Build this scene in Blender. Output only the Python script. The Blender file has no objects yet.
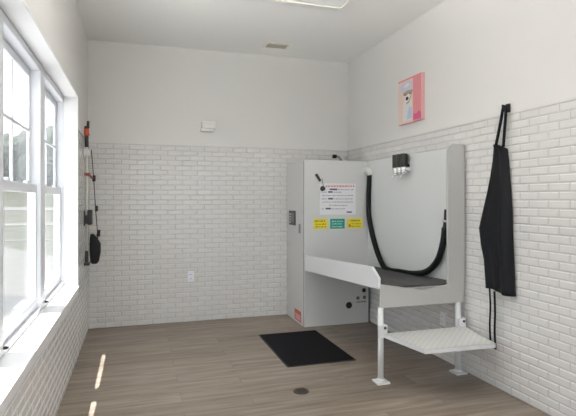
import bpy, bmesh, math, random
from mathutils import Vector, Matrix
random.seed(7)
SC = bpy.context.scene
COL = SC.collection
PI = math.pi
W, HC, HT = 2.944, 3.02, 1.937          # room width, ceiling, top of the tiling
YF = -6.4                                # the wall behind the camera

# ------------------------------------------------------------------ materials
def srgb(r, g, b):
    f = lambda c: c/12.92 if c <= .04045 else ((c+.055)/1.055)**2.4
    return (f(r/255), f(g/255), f(b/255), 1)

def mat(name, col, rough=.5, metal=0, bump=0, bscale=200, var=0, vscale=6, spec=.5, coat=0):
    m = bpy.data.materials.new(name); m.use_nodes = True
    nt = m.node_tree; p = nt.nodes['Principled BSDF']
    p.inputs['Base Color'].default_value = col
    p.inputs['Roughness'].default_value = rough
    p.inputs['Metallic'].default_value = metal
    p.inputs['Specular IOR Level'].default_value = spec
    p.inputs['Coat Weight'].default_value = coat
    tc = nt.nodes.new('ShaderNodeTexCoord')
    if var:
        n = nt.nodes.new('ShaderNodeTexNoise'); n.inputs['Scale'].default_value = vscale
        n.inputs['Detail'].default_value = 4
        mx = nt.nodes.new('ShaderNodeMixRGB')
        mx.inputs[1].default_value = tuple(c*(1-var) for c in col[:3])+(1,)
        mx.inputs[2].default_value = tuple(min(1, c*(1+var)) for c in col[:3])+(1,)
        nt.links.new(tc.outputs['Object'], n.inputs['Vector'])
        nt.links.new(n.outputs['Fac'], mx.inputs[0])
        nt.links.new(mx.outputs[0], p.inputs['Base Color'])
    if bump:
        n = nt.nodes.new('ShaderNodeTexNoise'); n.inputs['Scale'].default_value = bscale
        b = nt.nodes.new('ShaderNodeBump'); b.inputs['Strength'].default_value = bump
        b.inputs['Distance'].default_value = .004
        nt.links.new(tc.outputs['Object'], n.inputs['Vector'])
        nt.links.new(n.outputs['Fac'], b.inputs['Height'])
        nt.links.new(b.outputs['Normal'], p.inputs['Normal'])
    return m

M = {}
M['wall']    = mat('wall_paint', srgb(229, 227, 224), .75, bump=.08, bscale=260, spec=.3)
M['ceiling'] = mat('ceiling_paint', srgb(246, 245, 242), .85, bump=.08, bscale=220, spec=.2)
M['tile']    = mat('glazed_tile', srgb(226, 224, 222), .18, var=.025, vscale=9, spec=.55)
M['grout']   = mat('grout', srgb(196, 191, 184), .85)
M['white']   = mat('white_trim_paint', srgb(240, 240, 240), .35)
M['vinyl']   = mat('white_vinyl', srgb(232, 234, 240), .32)
M['sheet']   = mat('darkened_powder_coat', srgb(186, 185, 182), .38, bump=.03, bscale=600)  # darkened: dimness of the tub's near end is put into this colour
M['cab']    = mat('light_grey_enamel', srgb(217, 217, 216), .38, bump=.03, bscale=600)
M['sheet2']  = mat('white_powder_coat', srgb(232, 233, 234), .38, bump=.03, bscale=600)
M['panel']   = mat('satin_panel', srgb(228, 230, 229), .33)
M['plastic'] = mat('white_plastic', srgb(236, 235, 230), .4)
M['outlet']  = mat('outlet_plastic', srgb(240, 240, 246), .35)
M['slot']    = mat('dark_slot', srgb(40, 40, 42), .7)
M['black']   = mat('black_plastic', srgb(24, 24, 25), .42)
M['hose']    = mat('matt_black_hose', srgb(17, 17, 18), .6, spec=.3)
M['rubber']  = mat('black_rubber', srgb(32, 32, 34), .65, bump=.3, bscale=300)
M['mat']     = mat('black_mat_pile', srgb(17, 17, 21), .95, bump=.6, bscale=420, var=.3, vscale=40, spec=.2)
M['deckmat'] = mat('dark_grey_rubber', srgb(64, 64, 64), .6, bump=.4, bscale=160)
M['cloth']   = mat('black_cloth', srgb(25, 26, 29), .85, bump=.3, bscale=700, spec=.25)
M['chrome']  = mat('chrome', srgb(225, 225, 225), .15, 1)
M['steel']   = mat('brushed_steel', srgb(150, 148, 146), .35, 1)
M['dark']    = mat('dark_grey_metal', srgb(70, 70, 72), .45, .3)
M['grey']    = mat('grey_plastic', srgb(120, 120, 120), .5)
M['orange']  = mat('orange_plastic', srgb(214, 84, 44), .45)
M['redbrown']= mat('dull_red_plastic', srgb(150, 82, 66), .5)
M['alu']     = mat('pale_pole', srgb(222, 220, 214), .4, .1)
M['fibre']   = mat('dark_bristles', srgb(34, 33, 35), .9, bump=.8, bscale=300, var=.3, vscale=60)
M['paper']   = mat('white_paper', srgb(236, 236, 240), .6)
M['inkred']  = mat('red_ink', srgb(214, 92, 86), .6)
M['ink']     = mat('grey_ink', srgb(128, 126, 140), .6)
M['inkdark'] = mat('dark_ink', srgb(84, 80, 96), .6)
M['inkor']   = mat('orange_ink', srgb(232, 190, 120), .6)
M['yellow']  = mat('yellow_vinyl', srgb(236, 220, 52), .5)
M['green']   = mat('green_vinyl', srgb(24, 150, 130), .5)
M['greenw']  = mat('pale_ink', srgb(190, 226, 214), .5)
M['yink']    = mat('brown_ink', srgb(120, 104, 24), .5)
M['redlab']  = mat('red_label', srgb(206, 96, 88), .5)
M['pink']    = mat('pink_print', srgb(226, 146, 152), .6, var=.06, vscale=12)
M['palepink']= mat('pale_pink_print', srgb(232, 206, 198), .6)
M['magenta'] = mat('magenta_print', srgb(214, 96, 134), .6)
M['lav']     = mat('lavender_print', srgb(206, 208, 222), .6, var=.08, vscale=30)
M['pwhite']  = mat('white_print', srgb(230, 226, 224), .6, var=.05, vscale=30)
M['tan']     = mat('tan_print', srgb(176, 158, 140), .6)
M['pblue']   = mat('pale_blue_print', srgb(190, 204, 226), .6)
M['canvas']  = mat('canvas_edge', srgb(222, 172, 172), .7)
M['drain']   = mat('bronze_drain', srgb(84, 72, 62), .5, .4)
M['vent']    = mat('vent_enamel', srgb(240, 236, 224), .5)
M['ventin']  = mat('vent_inside', srgb(176, 170, 156), .8)
M['roof']    = mat('soffit_white', srgb(230, 230, 230), .8)
M['bark']    = mat('bark', srgb(86, 76, 66), .9, bump=.6, bscale=8)
M['grass']   = mat('lawn', srgb(62, 63, 52), .95, var=.16, vscale=.35, spec=.1)
M['concrete']= mat('pale_concrete', srgb(86, 85, 82), .9, var=.05, vscale=1.5, spec=.2)
M['paleslab'] = mat('pale_slab', srgb(196, 195, 194), .9, var=.04, vscale=2, spec=.2)
M['asphalt'] = mat('grey_asphalt', srgb(70, 70, 70), .9, var=.06, vscale=3, spec=.2)
M['leafA']   = mat('leaf_green', srgb(86, 92, 84), .9, var=.35, vscale=1.6, spec=.15)
M['leafB']   = mat('leaf_dark', srgb(80, 86, 80), .9, var=.35, vscale=1.6, spec=.15)

def lens_mat(name, strength):
    m = mat(name, srgb(235, 236, 234), .4)
    p = m.node_tree.nodes['Principled BSDF']
    p.inputs['Emission Color'].default_value = (1, .985, .965, 1)
    p.inputs['Emission Strength'].default_value = strength
    return m
M['lens_low'] = lens_mat('lamp_lens_dim', .04)
M['uplight_glow'] = lens_mat('added_tube_glow', 62.0)  # only for the tubes of the added uplights

def glass_mat():
    m = bpy.data.materials.new('window_glass'); m.use_nodes = True
    nt = m.node_tree; nt.nodes.remove(nt.nodes['Principled BSDF'])
    out = nt.nodes['Material Output']
    t = nt.nodes.new('ShaderNodeBsdfTransparent'); t.inputs[0].default_value = (.96, .975, .98, 1)
    g = nt.nodes.new('ShaderNodeBsdfGlossy'); g.inputs['Roughness'].default_value = .02
    d = nt.nodes.new('ShaderNodeBsdfTranslucent'); d.inputs[0].default_value = (.9, .93, .97, 1)
    lw = nt.nodes.new('ShaderNodeLayerWeight'); lw.inputs['Blend'].default_value = .5
    pw = nt.nodes.new('ShaderNodeMath'); pw.operation = 'POWER'; pw.inputs[1].default_value = 5
    fr = nt.nodes.new('ShaderNodeMath'); fr.operation = 'MULTIPLY_ADD'; fr.inputs[1].default_value = .35; fr.inputs[2].default_value = .02
    nt.links.new(lw.outputs['Facing'], pw.inputs[0]); nt.links.new(pw.outputs[0], fr.inputs[0])
    a = nt.nodes.new('ShaderNodeMixShader'); a.inputs[0].default_value = .05     # white veil imitating glare haze, mixed into the pane
    b = nt.nodes.new('ShaderNodeMixShader')
    nt.links.new(t.outputs[0], a.inputs[1]); nt.links.new(d.outputs[0], a.inputs[2])
    nt.links.new(fr.outputs[0], b.inputs[0])
    nt.links.new(a.outputs[0], b.inputs[1]); nt.links.new(g.outputs[0], b.inputs[2])
    nt.links.new(b.outputs[0], out.inputs[0])
    return m
M['glass'] = glass_mat()

def floor_mat():
    m = bpy.data.materials.new('vinyl_plank'); m.use_nodes = True
    nt = m.node_tree; N = nt.nodes; L = nt.links; p = N['Principled BSDF']
    tc = N.new('ShaderNodeTexCoord')
    br = N.new('ShaderNodeTexBrick')
    br.offset = .37; br.offset_frequency = 2
    br.inputs['Scale'].default_value = 1
    br.inputs['Brick Width'].default_value = 1.22
    br.inputs['Row Height'].default_value = .18
    br.inputs['Mortar Size'].default_value = .0016
    br.inputs['Mortar Smooth'].default_value = .3
    br.inputs['Color1'].default_value = (.1, .1, .1, 1)
    br.inputs['Color2'].default_value = (.9, .9, .9, 1)
    br.inputs['Mortar'].default_value = (.5, .5, .5, 1)
    L.new(tc.outputs['Object'], br.inputs['Vector'])
    # shift the grain per plank
    mp = N.new('ShaderNodeVectorMath'); mp.operation = 'MULTIPLY'; mp.inputs[1].default_value = (1.1, 13, 1)
    L.new(tc.outputs['Object'], mp.inputs[0])
    sh = N.new('ShaderNodeVectorMath'); sh.operation = 'MULTIPLY_ADD'
    sh.inputs[1].default_value = (7, 3, 0)
    L.new(br.outputs['Color'], sh.inputs[0]); L.new(mp.outputs[0], sh.inputs[2])
    n1 = N.new('ShaderNodeTexNoise'); n1.inputs['Scale'].default_value = 1.6; n1.inputs['Detail'].default_value = 8
    n1.inputs['Roughness'].default_value = .62; n1.inputs['Distortion'].default_value = .5
    L.new(sh.outputs[0], n1.inputs['Vector'])
    cr = N.new('ShaderNodeValToRGB')
    e = cr.color_ramp.elements
    e[0].position = .28; e[0].color = srgb(122, 109, 97)
    e[1].position = .74; e[1].color = srgb(176, 164, 152)
    k = e.new(.5); k.color = srgb(151, 138, 125)
    L.new(n1.outputs['Fac'], cr.inputs[0])
    tone = N.new('ShaderNodeMixRGB'); tone.blend_type = 'MULTIPLY'; tone.inputs[0].default_value = 1
    tr = N.new('ShaderNodeValToRGB')
    tr.color_ramp.elements[0].color = (.70, .69, .68, 1); tr.color_ramp.elements[1].color = (.97, .97, .97, 1)
    L.new(br.outputs['Color'], tr.inputs[0])
    L.new(cr.outputs[0], tone.inputs[1]); L.new(tr.outputs[0], tone.inputs[2])
    gap = N.new('ShaderNodeMixRGB'); gap.inputs[2].default_value = srgb(92, 76, 62)
    gm = N.new('ShaderNodeMath'); gm.operation = 'MULTIPLY'; gm.inputs[1].default_value = .7
    L.new(br.outputs['Fac'], gm.inputs[0]); L.new(gm.outputs[0], gap.inputs[0])
    L.new(tone.outputs[0], gap.inputs[1])
    L.new(gap.outputs[0], p.inputs['Base Color'])
    p.inputs['Roughness'].default_value = .42
    b = N.new('ShaderNodeBump'); b.inputs['Strength'].default_value = .12; b.inputs['Distance'].default_value = .003
    L.new(n1.outputs['Fac'], b.inputs['Height']); L.new(b.outputs['Normal'], p.inputs['Normal'])
    return m
M['floor'] = floor_mat()

def step_mat():
    # white sheet metal with raised dimples
    m = mat('dimpled_sheet_metal', srgb(226, 226, 222), .4)
    nt = m.node_tree; N = nt.nodes; L = nt.links
    tc = [n for n in N if n.type == 'TEX_COORD'][0]
    mp = N.new('ShaderNodeMapping'); mp.inputs['Rotation'].default_value = (0, 0, PI/4)
    v = N.new('ShaderNodeTexVoronoi'); v.inputs['Scale'].default_value = 29; v.inputs['Randomness'].default_value = 0
    L.new(tc.outputs['Object'], mp.inputs[0]); L.new(mp.outputs[0], v.inputs['Vector'])
    cr = N.new('ShaderNodeValToRGB'); cr.color_ramp.elements[0].position = .22; cr.color_ramp.elements[1].position = .34
    cr.color_ramp.elements[0].color = srgb(128, 128, 124); cr.color_ramp.elements[1].color = srgb(230, 230, 226)
    L.new(v.outputs['Distance'], cr.inputs[0])
    L.new(cr.outputs[0], N['Principled BSDF'].inputs['Base Color'])
    b = N.new('ShaderNodeBump'); b.inputs['Strength'].default_value = .6; b.inputs['Distance'].default_value = .004
    L.new(v.outputs['Distance'], b.inputs['Height']); L.new(b.outputs['Normal'], N['Principled BSDF'].inputs['Normal'])
    return m
M['step'] = step_mat()

# ------------------------------------------------------------------ mesh building
class MB:
    """collects shapes, links them as one mesh object"""
    def __init__(s): s.bm = bmesh.new(); s.mi = 0
    def _merge(s, b, mtx=None):
        if mtx is not None: bmesh.ops.transform(b, matrix=mtx, verts=b.verts)
        for f in b.faces: f.material_index = s.mi
        me = bpy.data.meshes.new('t'); b.to_mesh(me); b.free()
        s.bm.from_mesh(me); bpy.data.meshes.remove(me)
        return s
    def mat(s, i): s.mi = i; return s
    def box(s, x0, x1, y0, y1, z0, z1, bev=0, seg=2, mtx=None):
        b = bmesh.new(); bmesh.ops.create_cube(b, size=1)
        for v in b.verts:
            v.co = Vector(((x0+x1)/2+v.co.x*(x1-x0), (y0+y1)/2+v.co.y*(y1-y0), (z0+z1)/2+v.co.z*(z1-z0)))
        if bev: bmesh.ops.bevel(b, geom=b.edges[:], offset=bev, segments=seg, affect='EDGES', profile=.5)
        return s._merge(b, mtx)
    def cyl(s, p0, p1, r0, r1=None, n=20, bev=0):
        r1 = r0 if r1 is None else r1
        p0, p1 = Vector(p0), Vector(p1); d = p1-p0
        b = bmesh.new()
        bmesh.ops.create_cone(b, cap_ends=True, segments=n, radius1=r0, radius2=r1, depth=d.length)
        if bev:
            ed = [e for e in b.edges if abs(abs(e.verts[0].co.z)-d.length/2) < 1e-5 and abs(e.verts[0].co.z-e.verts[1].co.z) < 1e-5]
            bmesh.ops.bevel(b, geom=ed, offset=bev, segments=2, affect='EDGES', profile=.5)
        for f in b.faces: f.smooth = len(f.verts) == 4
        q = Vector((0, 0, 1)).rotation_difference(d.normalized()).to_matrix().to_4x4()
        return s._merge(b, Matrix.Translation((p0+p1)/2) @ q)
    def sphere(s, c, r, sx=1, sy=1, sz=1, n=16):
        b = bmesh.new(); bmesh.ops.create_uvsphere(b, u_segments=n, v_segments=n//2+2, radius=r)
        for f in b.faces: f.smooth = True
        return s._merge(b, Matrix.Translation(c) @ Matrix.Diagonal((sx, sy, sz, 1)))
    def prism(s, pts, vec, bev=0):
        """planar polygon pts extruded by vec"""
        b = bmesh.new(); vs = [b.verts.new(p) for p in pts]
        f = b.faces.new(vs)
        r = bmesh.ops.extrude_face_region(b, geom=[f])
        nv = [e for e in r['geom'] if isinstance(e, bmesh.types.BMVert)]
        bmesh.ops.translate(b, verts=nv, vec=Vector(vec))
        bmesh.ops.recalc_face_normals(b, faces=b.faces[:])
        if bev: bmesh.ops.bevel(b, geom=b.edges[:], offset=bev, segments=2, affect='EDGES', profile=.5)
        return s._merge(b)
    def tube(s, pts, rad, n=12, sub=6):
        """smooth tube through pts; rad a number or one per point"""
        P = [Vector(p) for p in pts]; R = rad if isinstance(rad, (list, tuple)) else [rad]*len(P)
        path, rr = [], []
        for i in range(len(P)-1):
            p0, p1, p2, p3 = P[max(i-1, 0)], P[i], P[i+1], P[min(i+2, len(P)-1)]
            for k in range(sub):
                t = k/sub
                path.append(.5*((2*p1)+(p2-p0)*t+(2*p0-5*p1+4*p2-p3)*t*t+(3*p1-p0-3*p2+p3)*t**3))
                rr.append(R[i]+(R[i+1]-R[i])*t)
        path.append(P[-1]); rr.append(R[-1])
        b = bmesh.new(); rings = []; up = None
        for i, p in enumerate(path):
            t = (path[min(i+1, len(path)-1)]-path[max(i-1, 0)]).normalized()
            if up is None: up = t.orthogonal().normalized()
            up = (up-t*up.dot(t)).normalized(); sd = t.cross(up)
            rings.append([b.verts.new(p+(up*math.cos(a)+sd*math.sin(a))*rr[i]) for a in [2*PI*k/n for k in range(n)]])
        for a, c in zip(rings, rings[1:]):
            for k in range(n):
                f = b.faces.new((a[k], a[(k+1) % n], c[(k+1) % n], c[k])); f.smooth = True
        b.faces.new(rings[0][::-1]); b.faces.new(rings[-1])
        bmesh.ops.recalc_face_normals(b, faces=b.faces[:])
        return s._merge(b)
    def build(s, name, mats, parent=None, origin=None):
        me = bpy.data.meshes.new(name); 
        if origin is not None: bmesh.ops.translate(s.bm, verts=s.bm.verts, vec=-Vector(origin))
        elif parent is not None: bmesh.ops.translate(s.bm, verts=s.bm.verts, vec=-WORLD(parent))
        s.bm.to_mesh(me); s.bm.free()
        for m in (mats if isinstance(mats, (list, tuple)) else [mats]): me.materials.append(m)
        o = bpy.data.objects.new(name, me); COL.objects.link(o)
        if origin is not None: o.location = origin
        if parent is not None: o.parent = parent
        return o

def WORLD(o):
    v = Vector(o.location); p = o.parent
    while p is not None: v = v+Vector(p.location); p = p.parent
    return v

def tag(o, label=None, cat=None, group=None, kind=None):
    if label: o['label'] = label
    if cat: o['category'] = cat
    if group: o['group'] = group
    if kind: o['kind'] = kind
    return o
def thing(name, loc, label=None, cat=None, group=None, kind=None):
    o = bpy.data.objects.new(name, None); COL.objects.link(o); o.location = loc
    o.empty_display_size = .1
    return tag(o, label, cat, group, kind)
def struct(o, label, cat): return tag(o, label, cat, kind='structure')

# ------------------------------------------------------------------ room shell
T = .2
TL_ = .181
G = .0075       # the painted faces lie this much behind the face of the tiling bed
struct(MB().box(-T, W+T, YF-T, T, -.15, 0).build('floor', M['floor']), 'greige wood-look vinyl plank floor of the room', 'floor')
struct(MB().box(-T, W+T, YF-T, T, HC, HC+.12).build('ceiling', M['ceiling']), 'flat off-white painted ceiling', 'ceiling')
struct(MB().box(-T, W+T, G, T, 0, HC).build('wall_back', M['wall']), 'back wall, painted off-white above white tiling', 'wall')
struct(MB().box(W+G, W+T, YF-T, G, 0, HC).build('wall_right', M['wall']), 'right wall, painted off-white above white tiling', 'wall')
# left wall with the ribbon of three windows
UNITS = [(-1.90, -1.0), (-2.96, -2.03), (-4.02, -3.09)]
Y0, Y1, Z0, Z1 = -4.02, -1.0, .59, 2.22
b = MB(); b.box(-TL_, -G, Y1, G, 0, HC).box(-TL_, -G, YF-T, Y0, 0, HC).box(-TL_, -G, Y0, Y1, 0, Z0).box(-TL_, -G, Y0, Y1, Z1, HC)
struct(b.build('wall_left', M['wall']), 'left wall with the row of white windows', 'wall')
# wall behind the camera; its glazed opening is added for sky light
FX0, FX1, FZ0, FZ1 = .35, 2.6, .1, 2.4
b = MB(); b.box(-G, FX0, YF-T, YF, 0, HC).box(FX1, W+G, YF-T, YF, 0, HC).box(FX0, FX1, YF-T, YF, FZ1, HC).box(FX0, FX1, YF-T, YF, 0, FZ0)
struct(b.build('wall_front', M['wall']), 'front wall with a wide glazed opening added for light', 'wall')

# --- glazed tiling: every tile a bevelled pillow, all in one mesh with the grout bed
PITCH, TL = .0538, .160
def tiling(name, rects, place, label):
    """rects: (u0,u1,z0,z1) along the wall; place(u,z,d) -> xyz with d the height off the wall"""
    bm = bmesh.new(); rnd = random.Random(name)
    def quad(p, m):
        f = bm.faces.new([bm.verts.new(q) for q in p]); f.material_index = m
    for (u0, u1, z0, z1) in rects:
        P = lambda u, z, d: place(u, z, d-G)
        c0 = [P(u0, z0, 0), P(u1, z0, 0), P(u1, z1, 0), P(u0, z1, 0)]
        c1 = [P(u0, z0, .005), P(u1, z0, .005), P(u1, z1, .005), P(u0, z1, .005)]
        quad(c1, 1)
        for i in range(4): quad([c0[i], c0[(i+1) % 4], c1[(i+1) % 4], c1[i]], 1)
        r0, r1 = int(round(z0/PITCH)), int(math.ceil(z1/PITCH-1e-6))
        for r in range(r0, r1):
            off = (r % 2)*TL/2
            k = int(math.floor((u0-off)/TL))
            while off+k*TL < u1-1e-6:
                a, e = max(u0, off+k*TL)+.0012, min(u1, off+(k+1)*TL)-.0012
                lo, hi = max(z0, r*PITCH)+.0012, min(z1, (r+1)*PITCH)-.0012
                k += 1
                if e-a < .01 or hi-lo < .01: continue
                g = .0075; t0, t1 = .005, .0105
                tw = rnd.uniform(-.0007, .0007); th = rnd.uniform(-.0005, .0005)
                B = [P(a, lo, t0), P(e, lo, t0), P(e, hi, t0), P(a, hi, t0)]
                C = [P(a+g, lo+g, t1-tw-th), P(e-g, lo+g, t1+tw-th), P(e-g, hi-g, t1+tw+th), P(a+g, hi-g, t1-tw+th)]
                vb = [bm.verts.new(v) for v in B]; vc = [bm.verts.new(v) for v in C]
                bm.faces.new(vc).material_index = 0
                for i in range(4): bm.faces.new((vb[i], vb[(i+1) % 4], vc[(i+1) % 4], vc[i])).material_index = 0
    bmesh.ops.recalc_face_normals(bm, faces=bm.faces[:])
    me = bpy.data.meshes.new(name); bm.to_mesh(me); bm.free()
    me.materials.append(M['tile']); me.materials.append(M['grout'])
    o = bpy.data.objects.new(name, me); COL.objects.link(o)
    return struct(o, label, 'tiling')
tiling('trim_1', [(0, W, 0, HT)], lambda u, z, d: Vector((u, -d, z)), 'white bevelled subway tiling on the back wall')
tiling('trim_2', [(0, -YF, 0, HT)], lambda u, z, d: Vector((W-d, -u, z)), 'white bevelled subway tiling on the right wall')
tiling('trim_3', [(.0, 1.0, 0, HT), (1.0, 4.02, 0, .552), (4.02, -YF, 0, HT)], lambda u, z, d: Vector((d, -u, z)),
       'white bevelled subway tiling on the left wall below the window')
# slim cap on top of the tiling, and the smooth strip under the window sill
b = MB()
b.box(-G, W+G, -.006, G, HT, HT+.012, .003).box(W-.006, W+G, YF, 0, HT, HT+.012, .003).box(-G, .006, -1.0, 0, HT, HT+.012, .003)
struct(b.build('trim_4', M['tile']), 'slim glazed cap along the top of the tiling', 'trim')

# ------------------------------------------------------------------ windows
# surround: jamb linings, head lining, sill board
b = MB()
b.box(-.105, .006, Y1-.012, Y1+.006, .60, Z1+.012, .003)
b.box(-.105, .006, Y0-.006, Y0+.012, .60, Z1+.012, .003)
b.box(-.105, .006, Y0, Y1, Z1-.006, Z1+.012, .003)
b.box(-G, .006, Y0, Y1, .552, .60, .002)
b.prism([(-.180, Y0+.001, .585), (.014, Y0+.001, .585), (.014, Y0+.001, .618), (-.105, Y0+.001, .632), (-.180, Y0+.001, .632)], (0, Y1-Y0-.002, 0))
struct(b.build('trim_5', M['white']), 'white window sill and jamb lining around the window row', 'window trim')
XI = -.105
for i, (ya, yb) in enumerate(UNITS):
    w = thing('window_%d' % (i+1), (XI, (ya+yb)/2, .632),
              ['white double-hung window nearest the back wall', 'white double-hung window second from the back wall', 'white double-hung window third from the back wall'][i], 'window', kind='structure')
    f = MB()
    f.box(-.180, XI, ya-.065 if i < 2 else ya, ya+.012, .632, Z1-.006, .003)
    f.box(-.180, XI, yb-.012, yb+(.064 if i else -.0005), .632, Z1-.006, .003)
    f.box(-.180, XI, ya, yb, 2.168, Z1-.006, .003)
    f.box(-.180, XI, ya, yb, .632, .662, .003)
    f.build('window_frame', M['vinyl'], w)
    for nm, xa, xb, za, zb, bot, top in (('lower_sash', -.160, -.126, .662, 1.445, .065, .052), ('upper_sash', -.179, -.162, 1.395, 2.168, .05, .05)):
        s = MB(); st = .038; A, B = ya+.012, yb-.012
        s.box(xa, xb, A, A+st, za, zb, .004).box(xa, xb, B-st, B, za, zb, .004)
        s.box(xa, xb, A+st, B-st, za, za+bot, .004).box(xa, xb, A+st, B-st, zb-top, zb, .004)
        so = s.build(nm, M['vinyl'], w)
        xm = xa+.007
        MB().box(xm-.002, xm+.002, A+st-.005, B-st+.005, za+bot-.005, zb-top+.005).build('glass_pane', M['glass'], so)
        if nm == 'upper_sash':
            ym, zm = (A+B)/2, (za+bot+zb-top)/2
            g = MB(); g.box(xm-.008, xm+.008, ym-.009, ym+.009, za+bot, zb-top, .002)
            g.box(xm-.008, xm+.008, A+st, B-st, zm-.009, zm+.009, .002)
            g.build('muntin', M['vinyl'], so)
        else:
            g = MB()
            for yy in (A+.22, B-.22): g.box(xb-.03, xb-.004, yy-.03, yy+.03, 1.445, 1.462, .004)
            g.build('sash_lock', M['vinyl'], so)
    MB().cyl((-.100, ya+.015, .662), (-.100, ya+.015, .674), .012, .009, bev=.002).box(-.105, -.085, ya+.01, ya+.02, .664, .672).build('sill_latch', M['black'], w)
w = thing('window_4', ((FX0+FX1)/2, YF-.1, FZ0), 'unseen glazed opening added behind the viewer to let in sky light', 'window', kind='structure')  # added glazing, lets sky light in from behind the camera
f = MB()
for xx in (FX0, (FX0+FX1)/2-.025, FX1-.05): f.box(xx, xx+.05, YF-.13, YF-.06, FZ0, FZ1, .004)
for zz in (FZ0, FZ1-.05): f.box(FX0, FX1, YF-.13, YF-.06, zz, zz+.05, .004)
f.build('window_frame', M['vinyl'], w)
MB().box(FX0+.04, FX1-.04, YF-.1, YF-.095, FZ0+.04, FZ1-.04).build('glass_pane', M['glass'], w)

# roof with its eave, shading the upper sashes from the high sun
b = MB(); b.box(-.605, W+.6, YF-.8, .6, 3.14, 3.22).box(-.605, -.585, YF-.8, .6, 2.95, 3.14).box(-.585, -TL_, YF-.8, .6, 2.95, 2.97)
struct(b.build('roof', M['roof']), 'white soffit and roof overhang outside the window', 'roof')

# ------------------------------------------------------------------ dog wash cabinet
CX0, CX1, CY0, CY1, CZ = 2.164, 2.915, -.622, -.008, 1.768
cab = thing('dog_wash_cabinet', ((CX0+CX1)/2, (CY0+CY1)/2, 0), 'tall pale grey metal dog wash cabinet with signs and controls in the corner', 'dog wash cabinet')
MB().box(CX0, CX1, CY0+.026, CY1, 0, CZ-.004, .003).build('body', M['cab'], cab)
MB().box(CX0+.001, CX1-.003, CY0, CY0+.0145, .003, CZ, .003).build('front_panel', M['cab'], cab)
yf = CY0
MB().box(CX0+.0015, CX1-.006, CY0+.014, CY0+.027, .003, CZ-.005).build('seam_shade', M['slot'], cab)  # dark strip put in as the shade of the seam behind the panel
# coin and card unit on the left flank
u = MB().box(CX0-.014, CX0+.002, -.335, -.125, 1.062, 1.225, .004).build('payment_unit', M['dark'], cab)
u['label'] = 'dark grey payment panel'
MB().box(CX0-.018, CX0-.013, -.315, -.215, 1.10, 1.20, .001).build('display', M['grey'], u)
k = MB()
for zz in (1.085, 1.115, 1.145, 1.175): k.box(CX0-.018, CX0-.013, -.20, -.15, zz, zz+.018, .001)
k.build('keypad', M['sheet'], u)
l = MB().box(CX0-.006, CX0+.001, -.50, -.45, .985, 1.085, .002).build('lock_plate', M['steel'], cab); l['label'] = 'small steel lock plate'
l = MB().mat(0).box(CX0-.0015, CX0+.001, -.52, -.30, .028, .142)
l.mat(1)
for zz in (.045, .065, .085): l.box(CX0-.002, CX0-.001, -.50, -.34+.03*random.random(), zz, zz+.008)
l = l.build('warning_label', [M['redlab'], M['paper']], cab); l['label'] = 'red label low on the left flank'

def marks(b, x0, x1, z, h, y, seed, mi, axis='x'):
    """a line of print too small to read: short word-length strokes"""
    r = random.Random(seed); x = x0
    b.mat(mi)
    while x < x1-.006:
        w_ = min(r.uniform(.012, .034), x1-x)
        q = x
        while q < x+w_-.003:
            s_ = r.uniform(.0028, .0048)
            b.box(q, min(q+s_, x+w_), y-.0004, y, z, z+h*r.choice((.75, .8, 1)))
            q += s_+.0012
        x += w_+.008
# instruction sheet
b = MB().box(2.338, 2.758, yf-.0022, yf+.001, 1.188, 1.522)
ys = yf-.0022
marks(b, 2.405, 2.74, 1.484, .022, ys, 1, 1)
rows = [1.452, 1.424, 1.388, 1.352, 1.318, 1.282, 1.246]
tags = {0: (2.45, 2.54, 2), 1: (2.435, 2.485, 2), 3: (2.435, 2.49, 2), 5: (2.445, 2.465, 4), 6: (2.405, 2.465, 2)}
for q, z in enumerate(rows):
    t_ = tags.get(q)
    if t_: b.mat(t_[2]).box(t_[0], t_[1], ys-.0005, ys, z-.002, z+.015)
    x0 = t_[1]+.012 if t_ else 2.37
    if t_ and q in (1, 3, 6): marks(b, 2.36, t_[0]-.01, z, .010, ys, 20+q, 3)
    marks(b, x0, (2.73, 2.60, 2.73, 2.72, 2.73, 2.67, 2.64)[q], z, .010, ys, 40+q, 3)
b.mat(2).box(2.65, 2.71, ys-.0005, ys, 1.206, 1.221)
o = b.build('instruction_sheet', [M['paper'], M['inkred'], M['inkdark'], M['ink'], M['inkor']], cab)
o['label'] = 'white instruction sheet with a red heading'
# three stickers under the sheet
for q, (x0, x1, c, ink, lb) in enumerate(((2.268, 2.428, 'yellow', 'yink', 'yellow sticker left of the green one'),
                                     (2.458, 2.626, 'green', 'greenw', 'green sticker'),
                                     (2.658, 2.836, 'yellow', 'yink', 'yellow sticker right of the green one'))):
    b = MB().box(x0, x1, yf-.0022, yf+.001, 1.037, 1.143, 0)
    if c == 'green':
        for z, h in ((1.108, .016), (1.082, .014), (1.052, .014)): marks(b, x0+.02, x1-.02, z, h, ys, 60+int(z*1000), 1)
    else:
        a = x0+.05 if q == 2 else x0+.022
        if q == 2:
            b.mat(1).prism([(x0+.012, ys-.0005, 1.056), (x0+.044, ys-.0005, 1.056), (x0+.028, ys-.0005, 1.09)], (0, .0005, 0))
        marks(b, a-.01, x1-.03, 1.112, .018, ys, 70+q, 1)
        for z in (1.082, 1.054): marks(b, a, x1-.015, z, .012, ys, 75+q+int(z*1000), 1)
    o = b.build('sticker', [M[c], M[ink]], cab); o['label'] = lb
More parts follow.
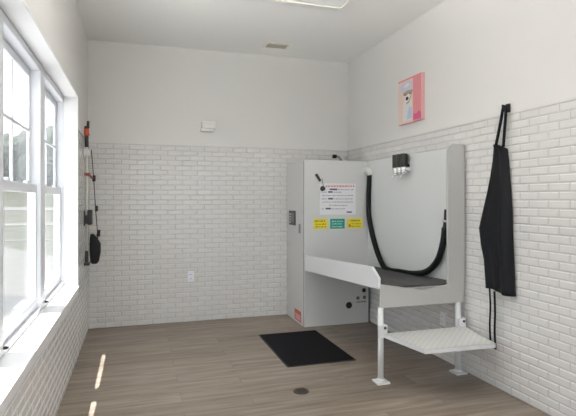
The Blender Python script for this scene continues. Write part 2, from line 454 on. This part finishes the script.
# selector lever and start knob, drain and hose couplings
lv = MB().cyl((2.325, yf+.002, 1.565), (2.325, yf-.022, 1.565), .016).build('selector', M['plastic'], cab)
MB().tube([(2.285, yf-.03, 1.618), (2.305, yf-.03, 1.59), (2.335, yf-.03, 1.545)], [.015, .015, .013], 12).build('lever', M['black'], lv)
kn = MB().cyl((2.369, yf+.002, 1.466), (2.369, yf-.03, 1.466), .028, .024, bev=.004).build('start_knob', M['black'], cab); kn['label'] = 'round black knob'
MB().tube([(2.358, yf-.012, 1.575), (2.362, yf-.02, 1.54), (2.372, yf-.02, 1.49)], .004, 8).build('cord', M['grey'], cab)
for (x, z, r, m, lb) in ((2.677, .204, .037, 'black', 'large black round inlet'), (2.856, .357, .024, 'black', 'small black round inlet'),
                 (2.784, .276, .019, 'dark', None), (2.862, .279, .019, 'dark', None)):
    b = MB().mat(0).cyl((x, yf+.002, z), (x, yf-.008, z), r, r*.9, 24, .002)
    b.mat(1).cyl((x, yf-.008, z), (x, yf-.0095, z), r*.6, r*.6, 20)
    o = b.build('inlet' if lb else 'coupling', [M[m], M['slot'] if lb else M['steel']], cab)
    if lb: o['label'] = lb
b = MB().box(2.765, 2.885, yf-.002, yf+.001, .225, .243); marks(b, 2.775, 2.878, .229, .009, yf-.002, 91, 1)
b.build('caption_plate', [M['sheet'], M['inkdark']], cab)
# dark strip: shade of the gap between cabinet and right wall, as colour
MB().box(CX1-.001, W-.014, -.60, -.45, 0, CZ-.02, .001).build('gap_shade', M['dark'], cab)

# short bent pipe standing on the cabinet's top
p = thing('pipe_stub', (2.70, -.32, CZ), 'short bent grey pipe with black cap on top of the cabinet', 'pipe')
MB().tube([(2.725, -.32, CZ-.003), (2.718, -.32, CZ+.03), (2.69, -.32, CZ+.066), (2.65, -.32, CZ+.074)], .012, 12).build('pipe', M['steel'], p)
MB().cyl((2.655, -.32, CZ+.073), (2.615, -.322, CZ+.074), .022, bev=.004).build('cap', M['black'], p)

# ------------------------------------------------------------------ grooming tub
TX0, TX1, TY0, TY1 = 2.172, 2.922, -2.25, CY0-.002
tub = thing('grooming_tub', ((TX0+TX1)/2, (TY0+TY1)/2, 0), 'raised white metal dog bathing tub with tall back panel and entry step', 'dog bath')
pb = MB()
pb.prism([(TX1-.022, TY1, .55), (TX1-.022, TY1, 1.768), (TX1-.022, TY0+.03, 1.768), (TX1-.022, TY0+.03, .55)], (.02, 0, 0), .003)
pb.build('back_panel', M['panel'], tub)
# near end: fascia with a shallow dip for the dog, one sheet with the tall flange
yl = TY0
pts = [(2.190, .55), (2.922, .55), (2.922, 1.779), (2.82, 1.779), (2.800, 1.768), (2.771, 1.735), (2.771, .692), (2.565, .662), (2.190, .725)]
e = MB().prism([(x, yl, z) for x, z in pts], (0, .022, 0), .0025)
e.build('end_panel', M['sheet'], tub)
# left flank rising towards the near end with its clipped corner
a = MB().prism([(TX0, TY1, .600), (TX0, TY1, .763), (TX0, -2.14, .843), (TX0, TY0, .772), (TX0, TY0, .692)], (.022, 0, 0), .003)
a.build('side_panel', M['sheet2'], tub)
# sloping deck
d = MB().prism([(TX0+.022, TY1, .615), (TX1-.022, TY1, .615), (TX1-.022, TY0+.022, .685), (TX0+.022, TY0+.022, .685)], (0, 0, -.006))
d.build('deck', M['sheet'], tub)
for x, lb in ((2.200, None), (2.87, None)):
    l = MB().cyl((x, -2.238, .014), (x, -2.238, .552), .0215, n=24).cyl((x, -2.238, .014), (x, -2.238, .03), .034, .026, 24).build('leg', M['sheet2'], tub)
    MB().box(x-.05, x+.05, -2.292, -2.192, 0, .015, .003).build('foot_plate', M['sheet2'], l)
# a second pair carries the deck at the cabinet end
# fold-down step
SZ = .370
st = MB().mat(0).prism([(2.205, -2.275, SZ-.004), (2.905, -2.275, SZ-.004), (2.815, -2.722, SZ-.004), (2.278, -2.70, SZ-.004)], (0, 0, .004))
st.mat(1)
def skirt(p, q, h=.030, t=.006):
    p, q = Vector(p), Vector(q); n = Vector((q.y-p.y, p.x-q.x)).normalized()*t
    st.prism([(p.x, p.y, SZ-h), (q.x, q.y, SZ-h), (q.x+n.x, q.y+n.y, SZ-h), (p.x+n.x, p.y+n.y, SZ-h)], (0, 0, h), .0015)
skirt((2.278, -2.70), (2.205, -2.275)); skirt((2.815, -2.722), (2.278, -2.70)); skirt((2.905, -2.275), (2.815, -2.722)); skirt((2.205, -2.275), (2.905, -2.275))
sp = st.build('step', [M['step'], M['sheet2']], tub); sp['label'] = 'white dimpled fold-down step'
for x0, xo in ((2.192, 1), (2.87, 1)):
    br = MB().box(x0-.018, x0+.04, -2.285, -2.243, SZ-.03, SZ+.062, .004).build('bracket', M['sheet2'], sp)
    br2 = MB()
    for zz in (SZ+.042,): br2.cyl((x0+.018, -2.283, zz), (x0+.018, -2.291, zz), .0105, n=10)
    MB_ = br2
    MB_.build('bolt', M['dark'], tub)

# rubber mat lying on the tub's deck
def deck_z(y): return .615+(.685-.615)*(y-TY1)/((TY0+.022)-TY1)
m_ = bmesh.new()
MX0, MX1, MY0, MY1 = TX0+.03, TX1-.028, TY0+.0245, TY1-.03
nb = MB()
nb.prism([(MX0, MY1, deck_z(MY1)+.001), (MX1, MY1, deck_z(MY1)+.001), (MX1, MY0, deck_z(MY0)+.001), (MX0, MY0, deck_z(MY0)+.001)], (0, 0, .016), .002)
for q in range(22):
    yy = MY1-.04-q*(MY1-MY0-.08)/21
    nb.box(MX0+.03, MX1-.03, yy-.008, yy+.008, deck_z(yy)+.015, deck_z(yy)+.0195)
m_.free()
tag(nb.build('rubber_mat', M['deckmat'], origin=((MX0+MX1)/2, (MY0+MY1)/2, .63)), 'dark grey ribbed rubber mat lying in the raised tub', 'mat')

# shampoo dispenser on the tub's back panel
px = TX1-.022
ds = thing('soap_dispenser', (px, -1.39, 1.66), 'three black cylinders with chrome taps on the tub back panel', 'soap dispenser')
MB().box(px-.016, px-.0005, -1.515, -1.30, 1.60, 1.68, .003).build('rail', M['chrome'], ds)
for q, yy in enumerate((-1.335, -1.408, -1.481)):
    c = MB().cyl((px-.058, yy, 1.652), (px-.058, yy, 1.775), .034, n=24, bev=.005).build('container', M['black'], ds)
    t = MB().cyl((px-.058, yy, 1.60), (px-.058, yy, 1.652), .030, .032, 24, .003).cyl((px-.058, yy, 1.578), (px-.058, yy, 1.602), .018, .02, 16)
    t.tube([(px-.058, yy, 1.585), (px-.085, yy, 1.572), (px-.094, yy, 1.548)], .008, 10)
    t.build('tap', M['chrome'], c)
MB().cyl((px-.05, -1.51, 1.628), (px-.05, -1.548, 1.628), .02, .018, 16, .003).build('end_knob', M['chrome'], ds)

# dryer hose: white elbow at the cabinet, loop over the deck, nozzle clipped to the flange
hz = thing('dryer_hose', (2.868, -.70, 1.60), 'thick black flexible hose hanging from a white elbow into the tub', 'hose')
XH = 2.862
hp = [(2.885, -.70, 1.625), (2.882, -.70, 1.55), (2.878, -.69, 1.36), (2.874, -.715, 1.14), (2.868, -.86, .87), (2.86, -1.03, .695), (2.852, -1.17, .656),
      (2.852, -1.38, .667), (2.852, -1.62, .684), (2.852, -1.84, .735), (2.858, -1.985, .845), (2.864, -2.055, 1.00), (2.866, -2.075, 1.12)]
# ribbed hose
MB().tube(hp, .0265, 14, 8).build('hose', M['hose'], hz)
MB().tube([(2.872, yf+.001, 1.655), (2.874, yf-.04, 1.668), (2.88, yf-.078, 1.655), (2.885, yf-.09, 1.61)], [.036, .034, .033, .030], 16).cyl((2.872, yf+.001, 1.655), (2.872, yf-.008, 1.655), .045).build('elbow', M['plastic'], hz)
MB().tube([(2.866, -2.075, 1.11), (2.868, -2.08, 1.18), (2.868, -2.08, 1.27)], [.022, .015, .010], 12).build('nozzle', M['black'], hz)
MB().box(2.85, 2.8995, -2.105, -2.055, 1.165, 1.185, .003).build('clip', M['chrome'], hz)

# ------------------------------------------------------------------ floor mat and floor drain
b = MB().mat(0).box(1.65, 2.226, -1.72, -.775, .004, .011, .003).mat(1).box(1.636, 2.24, -1.735, -.76, 0, .006, .002)
tag(b.build('floor_mat', [M['mat'], M['rubber']], origin=(1.938, -1.247, 0)), 'black rectangular doormat on the plank floor before the cabinet', 'mat')
dr = thing('floor_drain', (1.583, -2.226, 0), 'small round bronze drain cover set in the plank floor', 'drain')
MB().cyl((1.583, -2.226, .0002), (1.583, -2.226, .004), .055, .052, 32, .001).build('cover', M['drain'], dr)
b = MB()
for q in (-.03, -.015, 0, .015, .03): b.box(1.583-.03, 1.583+.03, -2.226+q-.003, -2.226+q+.003, .0035, .0046)
b.build('slots', M['slot'], dr)

# ------------------------------------------------------------------ wall fittings
s = thing('wall_sensor', (1.235, -.0, 2.165), 'small white plastic box on the painted back wall above the tiles', 'sensor')
MB().box(1.163, 1.325, -.055, G, 2.138, 2.218, .014, 3).build('housing', M['plastic'], s)
MB().box(1.155, 1.30, -.04, G, 2.106, 2.142, .01, 3).build('base', M['plastic'], s)

def outlet(name, c, face, label):
    o = thing(name, c, label, 'outlet')
    def P(u, z, d0, d1, bev=0):
        if face == 'y': return (c[0]+u[0], c[0]+u[1], c[1]-d1, c[1]-d0, c[2]+z[0], c[2]+z[1], bev)
        return (c[0]-d1, c[0]-d0, c[1]+u[0], c[1]+u[1], c[2]+z[0], c[2]+z[1], bev)
    MB().box(*P((-.036, .036), (-.058, .058), 0, .006, .003)).build('cover_plate', M['outlet'], o)
    for z in (-.022, .022):
        r = MB().box(*P((-.017, .017), (z-.015, z+.015), .005, .009, .003)).build('receptacle', M['outlet'], o)
        k = MB()
        for u in (-.007, .007): k.box(*P((u-.0015, u+.0015), (z-.004, z+.007), .0085, .0094))
        k.build('slot', M['slot'], r)
    return o
outlet('power_outlet', (1.05, -.003, .498), 'y', 'white double outlet low on the tiled back wall')
outlet('power_outlet.001', (W-.003, -1.945, .345), 'x', 'white double outlet on the right wall under the tub')

# ceiling register
v = thing('ceiling_vent', (1.93, -.39, HC), 'small beige louvred air vent in the ceiling', 'vent')
fr = MB(); fr.box(1.79, 2.07, -.485, -.455, HC-.010, HC, .003).box(1.79, 2.07, -.325, -.295, HC-.010, HC, .003)
fr.box(1.79, 1.82, -.455, -.325, HC-.010, HC, .003).box(2.04, 2.07, -.455, -.325, HC-.010, HC, .003)
fr.build('frame', M['vent'], v)
MB().box(1.82, 2.04, -.455, -.325, HC-.003, HC-.0005).build('duct', M['ventin'], v)
for q in range(6):
    yy = -.445+q*.022
    rot = Matrix.Translation((1.93, yy, HC-.008)) @ Matrix.Rotation(math.radians(35), 4, 'X')
    MB().box(-.11, .11, -.008, .008, -.0008, .0008, mtx=rot).build('louvre', M['vent'], v)

# fluorescent wrap fixture on the ceiling
xs0, xs1 = .86, 2.11
o = thing('ceiling_light', (1.49, -1.77, HC), 'white fluorescent wrap light on the ceiling at the top edge of the picture', 'ceiling light')
MB().box(xs0+.02, xs1+.05, -2.04, -1.50, HC-.016, HC, .003).build('base', M['white'], o)
MB().prism([(xs0+.012, -1.985, HC-.016), (xs0+.012, -1.725, HC-.016), (xs0+.012, -1.735, HC-.072), (xs0+.012, -1.76, HC-.08), (xs0+.012, -1.94, HC-.08), (xs0+.012, -1.975, HC-.055)], (xs1-xs0-.024, 0, 0), .002).build('lens', M['lens_low'], o)
MB().box(xs0+.012, xs1-.012, -1.733, -1.722, HC-.084, HC-.012, .002).build('side_rail', M['vent'], o)
for xx in (xs0, xs1-.012):
    MB().prism([(xx, -1.99, HC-.014), (xx, -1.72, HC-.014), (xx, -1.72, HC-.086), (xx, -1.945, HC-.086), (xx, -1.982, HC-.058)], (.012, 0, 0), .002).build('end_cap', M['vent'], o)
# unseen uplights added above the picture to brighten ceiling and walls
def fill_uplight(yc, x0, z, label):
    x1 = x0+1.2
    o = thing('added_uplight', ((x0+x1)/2, yc, HC), label, 'ceiling light')
    for xx in (x0+.12, x1-.12):
        MB().cyl((xx, yc, z), (xx, yc, HC), .006, n=10).cyl((xx, yc, HC-.02), (xx, yc, HC), .03, n=20).build('rod', M['chrome'], o)
    MB().prism([(x0, yc-.16, z+.035), (x0, yc-.11, z-.055), (x0, yc+.11, z-.055), (x0, yc+.16, z+.035), (x0, yc+.155, z+.04), (x0, yc+.105, z-.045), (x0, yc-.105, z-.045), (x0, yc-.155, z+.04)], (x1-x0, 0, 0)).build('tray', M['white'], o)
    MB().box(x0, x1, yc-.018, yc+.018, z-.046, z+.01, .004).build('housing', M['white'], o)
    for dy in (-.06, .06):
        MB().cyl((x0+.03, yc+dy, z), (x1-.03, yc+dy, z), .03, n=16).build('tube', M['uplight_glow'], o)
    for xx in (x0, x1-.03): MB().box(xx, xx+.03, yc-.10, yc+.10, z-.045, z+.035, .005).build('end_cap', M['white'], o)
fill_uplight(-3.0, .45, 2.55, 'added uplighting twin-tube lamp above the middle of the room, out of view')
fill_uplight(-5.2, .87, 2.55, 'added uplighting twin-tube lamp above the viewer, out of view')

# ------------------------------------------------------------------ canvas print of a dog
cv = thing('canvas_print', (W, -1.455, 2.28), 'small pink canvas print of a white dog high on the right wall', 'picture')
xf = W-.03
MB().box(xf, W+G, -1.655, -1.255, 2.070, 2.492, .002).build('canvas', M['canvas'], cv)
b = MB()
def flat(pts, mi, lift):     # pts: (fraction from the left edge, fraction up)
    b.mat(mi).prism([(xf-.0003-lift, -1.257-.396*u, 2.072+.418*v_) for u, v_ in pts], (.0003, 0, 0))
flat([(0, 0), (1, 0), (1, 1), (0, 1)], 0, 0)                                   # pale ground
flat([(.66, 0), (1, 0), (1, 1), (.66, 1)], 1, .0004)                            # pink band
flat([(0, .96), (.66, .96), (.66, 1), (0, 1)], 1, .0004)
flat([(.68, .03), (1, .02), (1, .16), (.90, .20), (.80, .15), (.68, .17)], 2, .0008)        # magenta corner
flat([(.12, .74), (.40, .70), (.62, .72), (.64, .88), (.50, .94), (.26, .93), (.10, .86)], 3, .0008)   # towel on the head
flat([(.20, .84), (.40, .80), (.56, .86), (.40, .90)], 4, .0012)
flat([(.20, .04), (.64, .06), (.62, .42), (.56, .60), (.32, .62), (.22, .40)], 4, .0008)    # body
flat([(.40, .08), (.64, .08), (.62, .30), (.50, .36), (.44, .24)], 6, .0012)
flat([(.24, .64), (.44, .60), (.64, .62), (.66, .71), (.44, .73), (.22, .70)], 5, .0012)    # brow
flat([(.30, .48), (.54, .46), (.60, .58), (.48, .65), (.30, .60)], 4, .0016)                # muzzle
flat([(.34, .53), (.41, .50), (.48, .53), (.46, .58), (.37, .59)], 7, .0020)                # nose
flat([(.36, .42), (.50, .44), (.62, .60), (.58, .60), (.48, .48), (.38, .46)], 5, .0020)
flat([(.30, .63), (.34, .62), (.35, .66), (.31, .67)], 7, .0020); flat([(.51, .62), (.56, .63), (.56, .66), (.52, .66)], 7, .0020)
b.build('print', [M['palepink'], M['pink'], M['magenta'], M['lav'], M['pwhite'], M['tan'], M['pblue'], M['slot']], cv)

# ------------------------------------------------------------------ black apron on its hook
hk = thing('wall_hook', (W-.006, -2.69, 1.985), 'small dark metal hook on the right wall above the tiles', 'hook')
MB().box(W-.006, W+G, -2.708, -2.672, 1.955, 2.015, .003).build('plate', M['black'], hk)
MB().tube([(W-.006, -2.69, 1.985), (W-.028, -2.69, 1.978), (W-.042, -2.69, 1.988), (W-.045, -2.69, 2.006)], .0075, 10).build('prong', M['black'], hk)
ap = thing('apron', (2.90, -2.66, 1.2), 'long black cloth apron hanging folded from the wall hook', 'apron')
rowsA = [  # z, far edge y, near edge y
 (1.742, -2.602, -2.655), (1.70, -2.596, -2.705), (1.62, -2.588, -2.718), (1.50, -2.562, -2.730), (1.40, -2.535, -2.740), (1.27, -2.492, -2.752),
 (1.14, -2.452, -2.755), (1.02, -2.476, -2.762), (.92, -2.512, -2.768), (.82, -2.526, -2.774), (.745, -2.536, -2.780), (.715, -2.540, -2.782)]
bm = bmesh.new(); NU = 28; front = []; back = []
for r, (z, ya, yb) in enumerate(rowsA):
    t = r/(len(rowsA)-1); fr_, bk = [], []
    for k in range(NU+1):
        s_ = k/NU; y = ya+(yb-ya)*s_
        amp = .006+.010*t
        fold = amp*(math.sin(s_*7.5+1.1*t+.4)+.5*math.sin(s_*16+2-1.4*t))
        bulge = .042*math.sin(PI*min(1, max(0, s_)))**.5
        zz = z-(.022*max(0, s_-.25)/.75 if r >= len(rowsA)-2 else 0)
        zz -= .02*s_ if r == 0 else 0
        fr_.append(bm.verts.new((W-.022-bulge-fold-.012*t, y, zz)))
        bk.append(bm.verts.new((W-.0145, y, zz)))
    front.append(fr_); back.append(bk)
for A in (front, back):
    for r in range(len(A)-1):
        for k in range(NU): bm.faces.new((A[r][k], A[r][k+1], A[r+1][k+1], A[r+1][k])).smooth = True
for r in range(len(front)-1):
    for k in (0, NU): bm.faces.new((front[r][k], front[r+1][k], back[r+1][k], back[r][k]))
for r in (0, len(front)-1):
    for k in range(NU): bm.faces.new((front[r][k], front[r][k+1], back[r][k+1], back[r][k]))
bmesh.ops.recalc_face_normals(bm, faces=bm.faces[:])
mb = MB(); mb.bm.free(); mb.bm = bm
mb.build('cloth', M['cloth'], ap)
def strap(name, pts, w_, t_=.004):
    """flat webbing: an elliptical tube"""
    o = MB().tube(pts, w_, 8, 6)
    return o.build(name, M['cloth'], ap)
strap('neck_strap', [(2.905, -2.618, 1.735), (2.906, -2.645, 1.83), (2.910, -2.668, 1.93), (2.912, -2.680, 1.988), (2.914, -2.692, 1.995), (2.912, -2.702, 1.985), (2.910, -2.706, 1.93), (2.905, -2.704, 1.85), (2.900, -2.696, 1.715)], .010)
strap('waist_tie', [(2.905, -2.552, .71), (2.908, -2.557, .58), (2.906, -2.553, .45), (2.908, -2.557, .33)], .0065)
strap('waist_tie', [(2.900, -2.608, .70), (2.902, -2.612, .55), (2.900, -2.610, .42), (2.902, -2.616, .292)], .0075)

# ------------------------------------------------------------------ cleaning tools in the left corner
PX, PY = .024, -.46
cl = thing('tool_clip', (.003, PY, 1.80), 'white wall clip holding the cleaning pole by the corner', 'wall clip')
MB().box(.003, .011, PY-.05, PY+.05, 1.755, 1.84, .005).build('plate', M['plastic'], cl)
MB().box(.010, .048, PY-.045, PY-.018, 1.77, 1.825, .004).build('jaw', M['plastic'], cl)
MB().box(.010, .048, PY+.018, PY+.045, 1.77, 1.825, .004).build('jaw', M['plastic'], cl)
po = thing('litter_scoop', (PX, PY, .73), 'long white pole tool with orange and black grip leaning in the left corner', 'cleaning tool')
MB().cyl((PX, PY, .80), (PX, PY, 1.90), .0125, n=16).build('pole', M['alu'], po)
g = MB().cyl((PX, PY, 1.85), (PX, PY, 1.99), .017, .019, 16).build('handle', M['dark'], po)
MB().cyl((PX, PY, 1.96), (PX, PY, 2.025), .023, .021, 16, .005).box(PX-.02, PX+.026, PY-.02, PY+.02, 1.96, 1.985, .004).build('grip', M['orange'], g)
MB().cyl((PX, PY, 2.02), (PX, PY, 2.05), .02, bev=.005).cyl((PX+.012, PY, 2.03), (PX+.014, PY, 2.10), .014, .012, 12, .004).build('trigger', M['black'], g)
b = MB().box(PX-.018, PX+.032, PY-.025, PY+.022, 1.575, 1.605, .005).cyl((PX+.025, PY, 1.585), (PX+.055, PY, 1.55), .010)
b.build('clamp', M['redbrown'], po)
MB().box(PX-.020, PX-.011, PY-.06, PY+.06, 1.10, 1.24, .006).box(PX+.011, PX+.05, PY-.06, PY+.06, 1.11, 1.25, .006).box(PX-.02, PX+.02, PY-.055, PY-.0, 1.12, 1.20, .004).build('brush_block', M['black'], po)
MB().cyl((PX, PY, .735), (PX, PY, .86), .017, .0135, 16).box(PX-.02, PX+.03, PY-.06, PY+.06, .725, .75, .006).build('foot', M['dark'], po)
dp = thing('lobby_dustpan', (.10, -.40, .73), 'black dustpan with thin dark handle hanging beside the pole', 'dustpan')
MB().tube([(.062, -.42, 1.83), (.082, -.41, 1.56), (.10, -.405, 1.25), (.118, -.40, 1.0), (.112, -.40, .93)], .0045, 8).build('handle', M['dark'], dp)
MB().cyl((.084, -.41, 1.525), (.088, -.41, 1.585), .016, .014, 12, .004).build('joint', M['black'], dp)
MB().cyl((.107, -.404, 1.235), (.110, -.404, 1.29), .014, .013, 12, .004).build('joint', M['black'], dp)
MB().cyl((.122, -.40, .99), (.130, -.40, 1.055), .018, .015, 12, .004).tube([(.112, -.40, .985), (.105, -.40, .95), (.085, -.40, .93)], .011, 8).build('hinge', M['black'], dp)
bm = bmesh.new()
prof = [(.728, .066, .112, .03), (.75, .052, .130, .06), (.84, .046, .146, .075), (.92, .045, .146, .07), (.985, .048, .108, .055), (1.015, .054, .084, .03)]
rings = []
for z, xa, xb, hy in prof:
    cx, rx = (xa+xb)/2, (xb-xa)/2
    rings.append([bm.verts.new((cx+rx*math.copysign(abs(math.cos(a))**.6, math.cos(a)), -.40+hy*math.copysign(abs(math.sin(a))**.6, math.sin(a)), z)) for a in [2*PI*k/20 for k in range(20)]])
for A, B in zip(rings, rings[1:]):
    for k in range(20): bm.faces.new((A[k], A[(k+1) % 20], B[(k+1) % 20], B[k])).smooth = True
bm.faces.new(rings[0][::-1]); bm.faces.new(rings[-1]); bmesh.ops.recalc_face_normals(bm, faces=bm.faces[:])
mb = MB(); mb.bm.free(); mb.bm = bm; mb.build('pan', M['fibre'], dp)

# ------------------------------------------------------------------ outdoors
GZ = -.16
struct(MB().box(-130, 130, -60, 220, GZ-.3, GZ).build('lawn', M['grass']), 'pale green lawn seen through the window', 'lawn')
b = MB().prism([(-30, -30, GZ+.001), (-.2, -30, GZ+.001), (-.2, 6.8, GZ+.001), (-2.3, 9.6, GZ+.001), (-3.6, 12.1, GZ+.001), (-30, 30, GZ+.001)], (0, 0, .02))
struct(b.build('pavement', M['concrete']), 'pale concrete pavement outside the window', 'pavement')
b = MB().prism([(-30, -30, GZ+.022), (-.2, -30, GZ+.022), (-.2, 2.3, GZ+.022), (-1.2, 2.9, GZ+.022), (-1.6, 3.2, GZ+.022), (-30, 12, GZ+.022)], (0, 0, .006))
struct(b.build('parking_bay', M['asphalt']), 'grey paved strip close outside the window', 'pavement')
b = MB().prism([(-7, YF-8, GZ+.03), (9, YF-8, GZ+.03), (9, YF-T-.01, GZ+.03), (-T-.01, YF-T-.01, GZ+.03), (-T-.01, .4, GZ+.03), (-7, .4, GZ+.03)], (0, 0, .015))  # unseen pale slab added to bounce sunlight up into the room
struct(b.build('bounce_slab', M['paleslab']), 'very pale unseen slab added outside the window wall to bounce light indoors', 'pavement')
def gz(y): return GZ if y < 20 else GZ+(y-20)*2.3/26 if y < 46 else GZ+2.3+(y-46)*.004
MB_b = MB().prism([(-130, 20, GZ-.1), (-130, 20, GZ), (-130, 46, gz(46)), (-130, 215, gz(215)), (-130, 215, GZ-.1)], (260, 0, 0))
struct(MB_b.build('lawn_bank', M['grass']), 'grassy bank rising behind the lawn outside', 'lawn')
b = MB()
for ya, yb in ((14.2, 14.7), (22, 22.9), (29, 31)):
    b.prism([(-90, ya, gz(ya)-.02), (-90, yb, gz(yb)-.02), (-90, yb, gz(yb)+.025), (-90, ya, gz(ya)+.025)], (150, 0, 0))
struct(b.build('road', M['concrete']), 'pale paths crossing the lawn far outside', 'road')

def tree(x, y, h, r, leaf, label, seed):
    rnd = random.Random(seed); GZ = gz(y)
    o = thing('tree', (x, y, GZ), label, 'tree', 'trees beyond the lawn')
    MB().tube([(x, y, GZ), (x+.1, y, GZ+h*.25), (x, y+.1, GZ+h*.6)], [.28, .2, .1], 8, 3).build('trunk', M['bark'], o)
    bm = bmesh.new()
    lobes = [(x, y, GZ+h*.60, r*.8, h*.40)]+[(x+rnd.uniform(-.6, .6)*r, y+rnd.uniform(-.6, .6)*r, GZ+h*rnd.uniform(.28, .72), r*rnd.uniform(.4, .6), h*rnd.uniform(.16, .27)) for _ in range(11)]
    for lx, ly, lz, lr, lh in lobes:
        g = bmesh.ops.create_icosphere(bm, subdivisions=3, radius=1)
        for v in g['verts']:
            d = v.co.normalized(); k = 1+.06*math.sin(7*d.x+seed)*math.sin(6*d.y)+.05*math.sin(15*d.z+4*d.x)+rnd.uniform(-.05, .05)
            v.co = Vector((lx+d.x*lr*k, ly+d.y*lr*k, lz+d.z*lh*k))
    mb = MB(); mb.bm.free(); mb.bm = bm
    mb.build('crown', M[leaf], o)
# positions from bearings seen through the two panes
cam_xy = Vector((.478, -5.474)); yaw = .3012
def bearing(u, dist):
    k = (u-288)/487.7
    d = Vector((math.sin(yaw)+k*math.cos(yaw), math.cos(yaw)-k*math.sin(yaw)))
    return cam_xy+d*dist
TR = [(-16, 48, 5.4, 2.0, 'leafA', 'round tree at the far left edge of the window view'), (7, 54, 6.3, 1.9, 'leafB', 'round-topped tree in the left panes of the nearer window'),
      (26, 47.5, 5.8, 1.8, 'leafA', 'tree beside the window stile in the nearer window'), (16, 66, 6.0, 2.3, 'leafB', 'lower tree standing behind between the two taller ones'),
      (39, 61, 8.0, 2.3, 'leafB', 'tree mostly hidden behind the window mullion'), (53, 52, 7.0, 1.9, 'leafA', 'tall tree seen through the farther window'),
      (66, 66, 8.0, 2.3, 'leafB', 'tree at the right edge of the farther window'),
      (-2, 74, 8.4, 2.3, 'leafB', 'distant tree in the gap left of the round-topped one'), (32, 84, 9.6, 2.4, 'leafA', 'distant tree in the gap right of the tree by the stile'), (46, 73, 9.2, 2.3, 'leafB', 'distant tree in the left of the farther window')]
for i, (u_, d_, h_, r_, lf, lb) in enumerate(TR):
    p_ = bearing(u_, d_); tree(p_.x, p_.y, h_, r_, lf, lb, i+3)

# ------------------------------------------------------------------ light
wd = bpy.data.worlds.new('sky'); SC.world = wd; wd.use_nodes = True
nt = wd.node_tree; bg = nt.nodes['Background']
K, MY = .287, .09
tc = nt.nodes.new('ShaderNodeTexCoord'); sx = nt.nodes.new('ShaderNodeSeparateXYZ')
cr = nt.nodes.new('ShaderNodeValToRGB'); e = cr.color_ramp.elements
e[0].position = 0; e[0].color = (.93, .965, 1, 1); e[1].position = 1; e[1].color = (.76, .86, 1, 1)
nz = nt.nodes.new('ShaderNodeTexNoise'); nz.inputs['Scale'].default_value = 2.5; nz.inputs['Detail'].default_value = 5
mx = nt.nodes.new('ShaderNodeMixRGB'); mx.inputs[2].default_value = (.97, .985, 1, 1)
nt.links.new(tc.outputs['Generated'], sx.inputs[0]); nt.links.new(sx.outputs['Z'], cr.inputs[0])
nt.links.new(tc.outputs['Generated'], nz.inputs['Vector']); nt.links.new(nz.outputs['Fac'], mx.inputs[0])
nt.links.new(cr.outputs[0], mx.inputs[1]); nt.links.new(mx.outputs[0], bg.inputs[0])
bg.inputs[1].default_value = 2.3
sl = bpy.data.lights.new('sun', 'SUN'); sl.energy = 15.0; sl.angle = math.radians(.25); sl.color = (1, .975, .94)
so = bpy.data.objects.new('sun', sl); COL.objects.link(so)
so.rotation_euler = Vector((K, MY, -1)).to_track_quat('-Z', 'Y').to_euler(); so.location = (-5, -3, 12)

# ------------------------------------------------------------------ camera
cam = bpy.data.cameras.new('camera'); co = bpy.data.objects.new('camera', cam); COL.objects.link(co)
cam.sensor_fit = 'HORIZONTAL'; cam.sensor_width = 36; cam.lens = 36*487.7/576
cam.shift_y = -(208-199.5)/576
cam.clip_start = .05; cam.clip_end = 500
co.location = (.478, -5.474, 1.35); co.rotation_euler = (PI/2, 0, -yaw)
SC.camera = co
vs = SC.view_settings
vs.view_transform = 'Standard'; vs.look = 'None'; vs.gamma = 1; vs.use_curve_mapping = False
vs.exposure = .1
